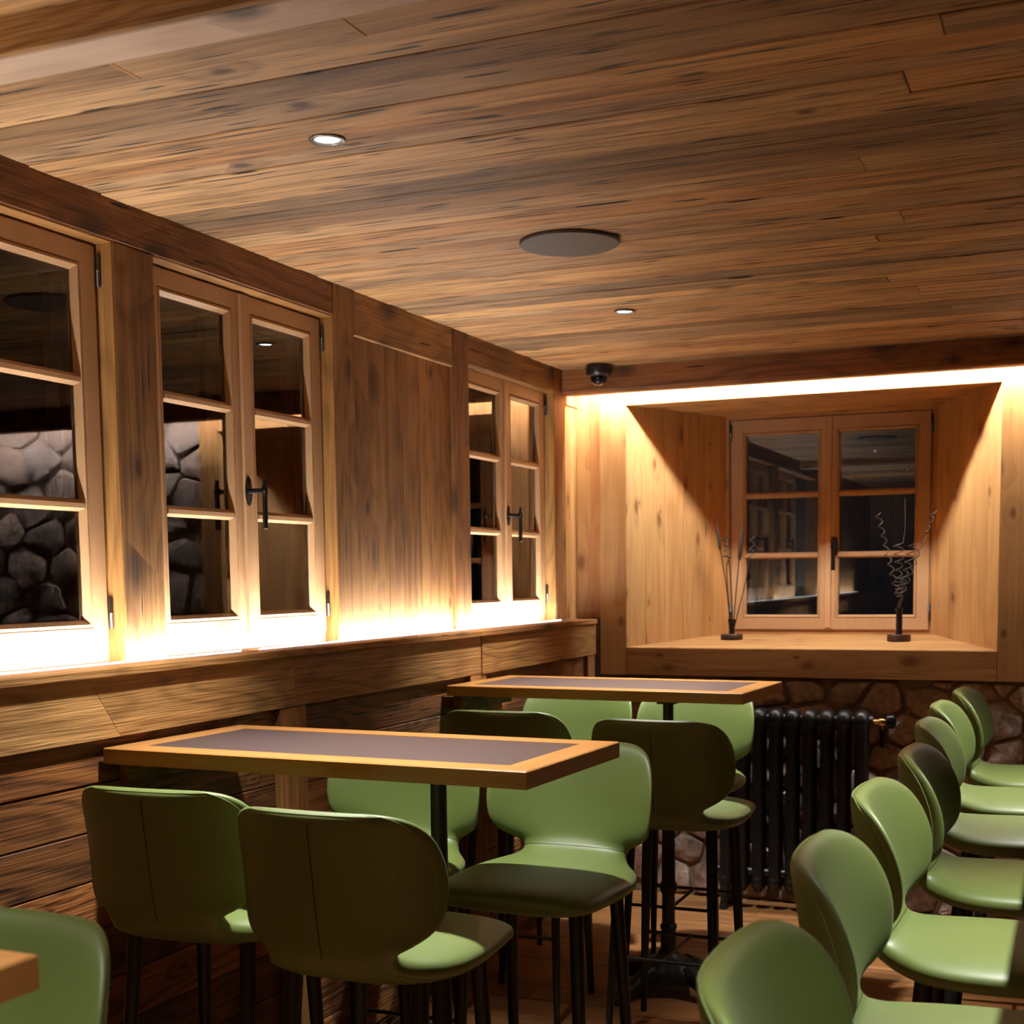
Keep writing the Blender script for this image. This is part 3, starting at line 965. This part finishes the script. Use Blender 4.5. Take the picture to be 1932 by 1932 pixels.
# ------------------------------------------------------------------ tables
def mitred_top(root, hx, hy, zt, th, rail, ang=0):
    """frame of four mitred rails with an inset panel, top at zt"""
    outer = [(-hx, -hy), (hx, -hy), (hx, hy), (-hx, hy)]
    inner = [(-hx + rail, -hy + rail), (hx - rail, -hy + rail), (hx - rail, hy - rail), (-hx + rail, hy - rail)]
    c = 0.0025
    for i in range(4):
        j = (i + 1) % 4
        o1, o2, i1, i2 = (Vector(p) for p in (outer[i], outer[j], inner[i], inner[j]))
        mid = (o1 + o2 + i1 + i2) / 4
        n = Vector((o2 - o1)).normalized()
        outn = Vector((n.y, -n.x))
        def P(p, z, off=0.0):
            q = p - mid + outn * off
            return (q.x, q.y, z)
        v = [P(o1, -th), P(o2, -th), P(i2, -th), P(i1, -th),
             P(o1, -c), P(o2, -c), P(i2, 0), P(i1, 0), P(o1 + (i1 - o1) * (c / rail), 0), P(o2 + (i2 - o2) * (c / rail), 0)]
        f = [(3, 2, 1, 0), (0, 1, 5, 4), (4, 5, 9, 8), (8, 9, 6, 7), (2, 3, 7, 6), (1, 2, 6, 9, 5), (3, 0, 4, 8, 7)]
        pyobj('rail', v, f, TABLEW[0 if i % 2 == 0 else 1], root, (mid.x, mid.y, zt), jit(1.0, 0.05, 0.02))
    box('insert_panel', -hx + rail, hx - rail, -hy + rail, hy - rail, zt - th + 0.004, zt - 0.0012, M_INSERT, root, 0.0)

def column(root, x, zt):
    m = MB()
    m.box(x - 0.033, x + 0.033, -0.033, 0.033, zt - 0.068, zt - 0.0385)
    m.build('mounting_plate', M_LEG, root, smooth=False)
    m = MB()
    m.lathe([(0.0178, 0.10), (0.024, 0.135), (0.029, 0.16), (0.030, 0.20), (0.026, 0.225), (0.031, 0.235), (0.031, 0.245), (0.024, 0.252), (0.0235, 0.36), (0.030, 0.372), (0.033, 0.385), (0.030, 0.40), (0.025, 0.41),
             (0.0225, 0.66), (0.0225, 0.672), (0.029, 0.676), (0.0305, 0.684), (0.029, 0.692), (0.0205, 0.696), (0.0190, zt - 0.066)], 24, origin=(x, 0, 0))
    m.build('column', M_IRON, root)
    # domed base with ribs on four feet
    m = MB()
    prof = [(0.034, 0.150), (0.040, 0.140), (0.058, 0.126), (0.085, 0.112), (0.108, 0.090), (0.118, 0.066), (0.115, 0.050), (0.095, 0.046), (0.0005, 0.060)]
    seg = 48
    vs, fs = [], []
    for i in range(seg):
        a = 2 * math.pi * i / seg
        for k, (r_, h_) in enumerate(prof):
            rr = r_ * (1 + (0.10 * math.cos(4 * (a - math.radians(65))) if 1 < k < 8 else 0) + (0.03 * math.cos(16 * a) if 2 < k < 7 else 0))
            vs.append((x + rr * math.cos(a), rr * math.sin(a), h_))
    nn = len(prof)
    for i in range(seg):
        j = (i + 1) % seg
        for k in range(nn - 1):
            fs.append((i * nn + k, j * nn + k, j * nn + k + 1, i * nn + k + 1))
    m.add(vs, fs)
    m.build('base_dome', M_IRON, root)
    for q in range(4):
        a = math.radians(65) + q * math.pi / 2
        d = Vector((math.cos(a), math.sin(a), 0))
        m = MB()
        base = Vector((x, 0, 0))
        m.tube([base + d * 0.09 + Vector((0, 0, 0.085)), base + d * 0.14 + Vector((0, 0, 0.068)), base + d * 0.19 + Vector((0, 0, 0.040)), base + d * 0.235 + Vector((0, 0, 0.026)), base + d * 0.265 + Vector((0, 0, 0.024)), base + d * 0.285 + Vector((0, 0, 0.020))],
               [0.034, 0.032, 0.028, 0.025, 0.0235, 0.014], 14)
        m.build('foot', M_IRON, root)

TZ = Z(-0.397)
def bar_table(cx, cy, hx, hy, rz, label):
    root = empty('bar_table', (cx, cy, 0), rz)
    tag(root, label, 'table', 'bar tables along the window wall')
    mitred_top(root, hx, hy, TZ, 0.038, 0.072)
    column(root, -1.377 - cx, TZ)
    m = MB()
    m.box(-hx + 0.002, -hx + 0.034, -hy + 0.05, hy - 0.05, TZ - 0.10, TZ - 0.0385)
    m.build('wall_batten', WAIN[1], root, smooth=False)
    return root
bar_table(-1.585, 2.800, 0.558, 0.266, math.radians(-2.4), 'nearer bar table with oak frame and dark inset top')
bar_table(-1.585, 4.690, 0.558, 0.266, math.radians(-2.4), 'far bar table with oak frame and dark inset top, before the radiator')
bar_table(-1.585, 0.842, 0.558, 0.266, math.radians(-1.0), 'bar table with only one oak corner showing at the lower left edge')

# long table at the right, out of the picture, that shades the stool seats
rtbl = empty('long_table', (0.329, 3.93, 0))
tag(rtbl, 'long bar table in front of the right-hand row of stools, outside the picture', 'table')
mitred_top(rtbl, 0.40, 1.78, TZ, 0.038, 0.072)
for yy in (-1.3, 1.3):
    m = MB()
    m.lathe([(0.20, 0.0), (0.20, 0.012), (0.05, 0.03), (0.025, 0.06), (0.022, TZ - 0.045), (0.09, TZ - 0.0385)], 24, origin=(0.0, yy, 0))
    m.build('column', M_IRON, rtbl)

# ------------------------------------------------------------------ bar stools
def catmull(pts, n):
    out = []
    m = len(pts) - 1
    for i in range(n + 1):
        t = i / n * m
        k = min(int(t), m - 1)
        u = t - k
        p0, p1, p2, p3 = (pts[max(k - 1, 0)], pts[k], pts[k + 1], pts[min(k + 2, m)])
        out.append(tuple(0.5 * (2 * b + (c - a) * u + (2 * a - 5 * b + 4 * c - d) * u * u + (3 * b - a - 3 * c + d) * u ** 3) for a, b, c, d in zip(p0, p1, p2, p3)))
    return out

def sgnpow(v, e):
    return math.copysign(abs(v) ** e, v)

# (y, z, half width, half thickness, wrap forward) along the shell from seat front to top of the back
SHELL = [(0.243, 0.720, 0.150, 0.004, 0.0), (0.240, 0.722, 0.176, 0.015, 0.0), (0.228, 0.727, 0.199, 0.026, 0.0), (0.198, 0.730, 0.214, 0.033, 0.0), (0.14, 0.732, 0.223, 0.037, 0.0),
         (0.07, 0.732, 0.230, 0.038, 0.0), (0.0, 0.731, 0.232, 0.039, 0.0), (-0.07, 0.731, 0.226, 0.038, 0.0), (-0.125, 0.734, 0.207, 0.037, 0.0), (-0.165, 0.741, 0.178, 0.036, 0.0),
         (-0.195, 0.754, 0.156, 0.035, 0.0), (-0.212, 0.773, 0.148, 0.032, 0.002), (-0.220, 0.789, 0.158, 0.029, 0.012), (-0.226, 0.804, 0.186, 0.0270, 0.034), (-0.231, 0.824, 0.213, 0.0255, 0.058),
         (-0.237, 0.856, 0.230, 0.025, 0.074), (-0.244, 0.900, 0.2370, 0.0245, 0.080), (-0.250, 0.945, 0.2370, 0.024, 0.080), (-0.257, 0.988, 0.231, 0.0235, 0.076), (-0.263, 1.022, 0.219, 0.0225, 0.070),
         (-0.267, 1.044, 0.201, 0.0205, 0.062), (-0.2695, 1.057, 0.178, 0.0165, 0.052), (-0.2705, 1.0635, 0.152, 0.010, 0.042), (-0.271, 1.0660, 0.130, 0.003, 0.034)]
JROW = 11 / 23
NR, NS = 60, 44
def shell_row(row, prev, nxt):
    y, z, w, t, wr = row
    tan = Vector((0, nxt[0] - prev[0], nxt[1] - prev[1])).normalized()
    nrm = Vector((0, tan.z, -tan.y))           # towards the sitter: up on the seat, forward on the back
    out = []
    for k in range(NS):
        a = 2 * math.pi * k / NS
        cx = sgnpow(math.cos(a), 0.62)
        sy = sgnpow(math.sin(a), 0.80)
        x = w * cx
        u = x / 0.2375
        p = Vector((x, y, z)) + nrm * (t * sy)
        p.y += wr * (u * u * 0.75 + abs(u) ** 4 * 0.35)
        out.append(p)
    return out

def stool_meshes():
    rows = catmull([(p[0], p[1] + 0.015, p[2], p[3], p[4]) for p in SHELL], NR)
    rings = []
    for i in range(NR + 1):
        rings.append(shell_row(rows[i], rows[max(i - 1, 0)], rows[min(i + 1, NR)]))
    jr = round(JROW * NR)
    vs = [p for rg in rings for p in rg]
    fs = []
    for i in range(NR):
        for k in range(NS):
            k2 = (k + 1) % NS
            fs.append((i * NS + k, i * NS + k2, (i + 1) * NS + k2, (i + 1) * NS + k))
    fs.append(tuple(range(NS)))
    fs.append(tuple(NR * NS + k for k in reversed(range(NS))))
    me = bpy.data.meshes.new('shell')
    me.from_pydata([tuple(v) for v in vs], [], fs)
    bm = bmesh.new()
    bm.from_mesh(me)
    bmesh.ops.recalc_face_normals(bm, faces=bm.faces)
    bm.to_mesh(me)
    bm.free()
    me.update()
    nor = [v.normal.copy() for v in me.vertices]
    def part(name, r0_, r1_, cap):
        v = [tuple(p) for rg in rings[r0_:r1_ + 1] for p in rg]
        n = [tuple(q) for q in nor[r0_ * NS:(r1_ + 1) * NS]]
        f = []
        for i in range(r1_ - r0_):
            for k in range(NS):
                k2 = (k + 1) % NS
                f.append((i * NS + k, (i + 1) * NS + k, (i + 1) * NS + k2, i * NS + k2))
        f.append(tuple(reversed(range(NS))) if cap == 0 else tuple((r1_ - r0_) * NS + k for k in range(NS)))
        mm = bpy.data.meshes.new(name)
        mm.from_pydata(v, [], f)
        bm2 = bmesh.new()
        bm2.from_mesh(mm)
        bmesh.ops.recalc_face_normals(bm2, faces=bm2.faces)
        bm2.to_mesh(mm)
        bm2.free()
        mm.materials.append(M_LEATHER)
        mm.shade_smooth()
        mm.normals_split_custom_set_from_vertices(n)
        return mm
    seat = part('seat', 0, jr, 0)
    back = part('backrest', jr, NR, 1)
    # seam lines lying on the shell
    def on(i, k, out=0.0004):
        return rings[i][k % NS] + nor[i * NS + (k % NS)] * out
    kd = round(NS * 0.75)                       # underside / rear middle
    m = MB()
    m.tube([on(i, kd) for i in range(jr + 1, NR - 6)], 0.0011, 6)
    seam = m
    edge = MB()
    kr, kl = round(NS * 0.935), round(NS * 0.565)
    path = [on(i, kr) for i in range(jr + 3, NR - 3)] + [rings[NR - 3][kk] + nor[(NR - 3) * NS + kk] * 0.0004 for kk in range(kr, kl, -1)] + [on(i, kl) for i in range(NR - 3, jr + 2, -1)]
    edge.tube(path, 0.0010, 6)
    edge_s = MB()
    path = [on(i, kr) for i in range(jr - 3, 3, -1)] + [on(4, kk) for kk in range(kr, kl, -1)] + [on(i, kl) for i in range(4, jr - 2)]
    edge_s.tube(path, 0.0011, 6)
    junc = MB()
    junc.tube([on(jr, kk, 0.0003) for kk in range(1, NS // 2)], 0.0009, 6)
    return seat, back, seam, edge, edge_s, junc

def make_stool():
    root = empty('bar_stool')
    seat, back, seam, edge, edge_s, junc = stool_meshes()
    so = finish('seat', seat, None, root)
    bo = finish('backrest', back, None, root)
    edge_s.build('stitching', M_STITCH, so)
    junc.build('seam', M_SEAM, so)
    seam.build('seam', M_SEAM, bo)
    edge.build('piping', M_STITCH, bo)
    tops = {}
    for sx in (-1, 1):
        for sy in (-1, 1):
            a = Vector((sx * 0.150, 0.150 if sy > 0 else -0.120, 0.730))
            b = Vector((sx * 0.178, 0.180 if sy > 0 else -0.190, 0.0))
            m = MB()
            m.tube([a, a.lerp(b, 0.3), a.lerp(b, 0.7), b + Vector((0, 0, 0.004)), b], [0.0185, 0.0175, 0.0135, 0.0105, 0.0095], 16)
            m.build('leg', M_LEG, root)
            tops[(sx, sy)] = (a, b)
    zb = 0.29
    mids = []
    for sy in (-1, 1):
        pts = []
        for sx in (-1, 1):
            a, b = tops[(sx, sy)]
            pts.append(a.lerp(b, (a.z - zb) / a.z))
        m = MB()
        m.tube(pts, 0.0065, 10)
        m.build('foot_bar', M_LEG, root)
        mids.append((pts[0] + pts[1]) / 2)
    m = MB()
    m.tube(mids, 0.0062, 10)
    m.build('cross_bar', M_LEG, root)
    return root

stool0 = make_stool()
used = [False]
def stool(x, y, rz, label, group):
    s = copy_tree(stool0) if used[0] else stool0
    used[0] = True
    s.location = (x, y, 0)
    s.rotation_euler = (0, 0, math.radians(rz))
    tag(s, label, 'stool', group)
G1, G2, G3 = 'stools at the nearer bar table', 'stools at the far bar table', 'stools in the row on the right'
stool(-1.863, 2.600, 2, 'green stool seen from behind at the nearer table, next to the wall', G1)
stool(-1.357, 2.475, -1, 'green stool seen from behind in front of the nearer table, seat corner brightly lit', G1)
stool(-1.742, 3.145, 181, 'green stool facing the camera behind the nearer table, half hidden by its column', G1)
stool(-1.258, 3.150, 178, 'green stool facing the camera behind the nearer table, with a bright band across its seat', G1)
stool(-1.805, 4.360, 1, 'dark green stool backrest just above the nearer tabletop, left one of two', G2)
stool(-1.216, 4.235, -1, 'green stool seen from behind at the far table, in front of the radiator', G2)
stool(-1.872, 4.890, 180, 'green stool facing the camera under the far table, beside the wall', G2)
stool(-1.390, 4.925, 180, 'green stool facing the camera under the far table, beside the radiator', G2)
stool(-1.352, 1.135, 180, 'green stool in the lower left corner behind the cropped oak table corner', 'stools at the nearest bar table')
ORD = ['nearest green stool of the right-hand row, only its rounded backrest in frame', 'second green stool from the camera in the right-hand row', 'third green stool from the camera in the right-hand row',
       'fourth green stool from the camera in the right-hand row', 'fifth green stool from the camera in the right-hand row', 'sixth green stool from the camera in the right-hand row', 'farthest green stool of the right-hand row, against the stone wall']
for i, (xx, yy, lab) in enumerate(zip((-0.118, -0.144, -0.149, -0.136, -0.171, -0.188, -0.164), (1.557, 2.216, 2.857, 3.507, 4.186, 4.765, 5.347), ORD)):
    stool(xx, yy, -90 + (0, 1, -1, 0, 1, 0, -1)[i], lab, G3)

# ------------------------------------------------------------------ radiator
rad = empty('radiator', (-1.185, 6.00, 0))
tag(rad, 'black cast-iron column radiator against the stone wall under the niche', 'radiator')
NSEC, PITCH_R = 9, 0.0755
RW = NSEC * PITCH_R
for i in range(NSEC):
    xc = -RW / 2 + (i + 0.5) * PITCH_R
    m = MB()
    zt, zb = Z(-0.603), 0.085
    for yy in (-0.027, 0.027):
        m.tube([(xc, yy * 0.7, zt - 0.012), (xc, yy, zt - 0.05), (xc, yy, zt - 0.09), (xc, yy, (zt + zb) / 2), (xc, yy, zb + 0.09), (xc, yy, zb + 0.05), (xc, yy * 0.7, zb)], [0.020, 0.0310, 0.0275, 0.0275, 0.0275, 0.0310, 0.020], 16)
    # rounded head and foot lobes joining the columns
    for zz in (zt - 0.045, zb + 0.045):
        vs, fs = [], []
        for a_ in range(13):
            th = math.pi * a_ / 12
            for b_ in range(20):
                ph = 2 * math.pi * b_ / 20
                vs.append((xc + 0.0372 * sgnpow(math.sin(th), 0.8) * math.cos(ph), 0.062 * sgnpow(math.sin(th), 0.7) * math.sin(ph), zz + 0.045 * math.cos(th)))
        for a_ in range(12):
            for b_ in range(20):
                b2 = (b_ + 1) % 20
                fs.append((a_ * 20 + b_, a_ * 20 + b2, (a_ + 1) * 20 + b2, (a_ + 1) * 20 + b_))
        m.add(vs, fs)
    if i in (0, NSEC - 1):
        for yy in (-0.05, 0.05):
            m.tube([(xc, yy, zb + 0.03), (xc, yy * 1.1, 0.05), (xc, yy * 1.25, 0.0)], [0.022, 0.014, 0.020], 10)
    m.build('section', M_RAD, rad)
m = MB()
for zz in (Z(-0.603) - 0.05, 0.17):
    m.lathe([(0.024, -RW / 2 - 0.012), (0.028, -RW / 2), (0.024, -RW / 2 + 0.01), (0.024, RW / 2 - 0.01), (0.028, RW / 2), (0.024, RW / 2 + 0.012)], 18, origin=(0, 0, zz), axis='x')
m.build('header_tube', M_RAD, rad)
zv = Z(-0.603) - 0.05
m = MB()
m.lathe([(0.011, RW / 2 + 0.01), (0.011, RW / 2 + 0.032), (0.017, RW / 2 + 0.036), (0.019, RW / 2 + 0.052), (0.014, RW / 2 + 0.060), (0.012, RW / 2 + 0.066)], 14, origin=(0, 0, zv), axis='x')
m.lathe([(0.010, -0.035), (0.012, -0.02), (0.015, 0.0), (0.012, 0.015)], 12, origin=(RW / 2 + 0.048, 0, zv))
m.build('valve_body', M_BRASS, rad)
m = MB()
m.lathe([(0.016, RW / 2 + 0.064), (0.029, RW / 2 + 0.070), (0.032, RW / 2 + 0.084), (0.030, RW / 2 + 0.100), (0.020, RW / 2 + 0.106)], 20, origin=(0, 0, zv + 0.004), axis='x')
m.tube([(RW / 2 + 0.048, 0, zv - 0.034), (RW / 2 + 0.048, 0, zv - 0.055), (RW / 2 + 0.047, 0.005, zv - 0.11)], [0.013, 0.011, 0.010], 12)
m.tube([(RW / 2 + 0.047, 0.005, zv - 0.10), (RW / 2 + 0.047, 0.08, zv - 0.12), (RW / 2 + 0.047, 0.14, zv - 0.12)], 0.009, 10)
m.build('valve_knob', M_BLACKMETAL, rad)

# ------------------------------------------------------------------ dried stems on the niche sill
def sill_z(y):
    return lerp(NZ0, BZ0, (y - YP) / (BY - YP))
def spiral(m, base, top, turns, r0_, r1_, start=0.0, tube_r=0.0022, lead=0.35, seed=0):
    rg = random.Random(seed)
    base, top = Vector(base), Vector(top)
    n = int(turns * 14)
    ax = (top - base)
    pts = []
    for i in range(n + 1):
        t = i / n
        p = base.lerp(top, t)
        rr = lerp(r0_, r1_, t) * (1 + 0.15 * math.sin(7 * t + seed))
        a = start + turns * 2 * math.pi * t
        p = p + Vector((math.cos(a) * rr, math.sin(a) * rr, 0.004 * math.sin(a)))
        pts.append(p)
    m.tube(pts, tube_r, 6)
M_STEM = plain('dried_stem', (0.030, 0.016, 0.008), 0.5)
M_BASE = plain('bronze_foot', (0.070, 0.034, 0.020), 0.35, metal=0.55)
# left arrangement: two bulrush heads, a coil and a bent stem
yb_ = 6.50
va = empty('dried_arrangement', (-1.588, yb_, sill_z(yb_)))
tag(va, 'slim metal holder with dried bulrushes and a coil, left on the niche sill', 'decoration')
m = MB()
m.lathe([(0.050, 0.0), (0.054, 0.003), (0.054, 0.022), (0.051, 0.026), (0.020, 0.028)], 36)
m.build('foot', M_BASE, va)
m = MB()
m.lathe([(0.015, 0.026), (0.0135, 0.04), (0.016, 0.075), (0.021, 0.098), (0.019, 0.098), (0.012, 0.07)], 24, caps=False)
m.build('holder', M_BLACKMETAL, va)
st = MB()
st.tube([(-0.004, 0, 0.05), (-0.030, 0, 0.28), (-0.058, 0, 0.44)], 0.0026, 7)
st.build('stem', M_STEM, va)
st = MB()
st.tube([(-0.058, 0, 0.435), (-0.060, 0, 0.445), (-0.070, 0, 0.52), (-0.074, 0, 0.545), (-0.077, 0, 0.60)], [0.003, 0.0075, 0.0075, 0.003, 0.0012], 10)
st.build('bulrush_head', M_STEM, va)
st = MB()
st.tube([(0.006, 0, 0.05), (0.022, 0, 0.25), (0.037, 0, 0.42)], 0.0028, 7)
st.build('stem', M_STEM, va)
st = MB()
st.tube([(0.036, 0, 0.385), (0.037, 0, 0.40), (0.045, 0, 0.50), (0.047, 0, 0.52), (0.052, 0, 0.565)], [0.003, 0.0095, 0.0095, 0.003, 0.0012], 10)
st.build('bulrush_head', M_STEM, va)
st = MB()
st.tube([(-0.002, 0.0, 0.05), (-0.020, 0, 0.22), (-0.027, 0, 0.36), (-0.018, 0, 0.39)], 0.0030, 7)
st.tube([(0.001, 0.01, 0.05), (-0.004, 0.01, 0.22), (-0.014, 0.01, 0.36), (-0.020, 0.005, 0.40)], 0.0030, 7)
spiral(st, (-0.024, 0, 0.395), (-0.030, 0, 0.505), 4.2, 0.017, 0.012, 0.5, 0.0028, seed=1)
st.build('coil', M_STEM, va)
st = MB()
st.tube([(0.010, 0, 0.05), (0.040, 0, 0.17), (0.068, 0, 0.28), (0.082, 0, 0.36), (0.086, 0, 0.40)], 0.0026, 7)
spiral(st, (0.092, 0, 0.38), (0.098, 0, 0.50), 3.0, 0.014, 0.010, 0.0, 0.0018, seed=3)
st.build('bent_stem', M_STEM, va)
# right arrangement: corkscrew twigs
yb2 = 6.48
vb = empty('dried_arrangement', (-0.790, yb2, sill_z(yb2)))
tag(vb, 'slim metal holder with curly corkscrew twigs, right on the niche sill', 'decoration')
m = MB()
m.lathe([(0.050, 0.0), (0.054, 0.003), (0.054, 0.026), (0.051, 0.031), (0.018, 0.033)], 36)
m.build('foot', M_BASE, vb)
m = MB()
m.lathe([(0.0155, 0.032), (0.0145, 0.05), (0.0145, 0.13), (0.019, 0.155), (0.017, 0.155), (0.011, 0.12)], 24, caps=False)
m.build('holder', M_BLACKMETAL, vb)
for j, (bx, by, tx_, tz_, tn, ra, rb_) in enumerate(((-0.006, 0.0, -0.105, 0.60, 9, 0.010, 0.013), (0.006, 0.0, 0.150, 0.60, 10, 0.009, 0.010), (0.0, 0.006, -0.010, 0.46, 7, 0.010, 0.022), (0.003, -0.005, 0.060, 0.46, 7, 0.009, 0.018), (0.0, 0.0, 0.0, 0.30, 6, 0.014, 0.020))):
    st = MB()
    st.tube([(bx * 0.5, by * 0.5, 0.08), (bx, by, 0.17), (bx + ra, by, 0.20)], 0.0026, 6)
    spiral(st, (bx, by, 0.20), (tx_, by * 2, tz_), tn, ra, rb_, 0.0, 0.0022, seed=j)
    if j == 2:
        st.tube([(0.012, 0.012, 0.46), (0.020, 0.012, 0.52), (0.018, 0.012, 0.66)], [0.0022, 0.002, 0.0012], 6)
    st.build('corkscrew_twig', M_STEM, vb)
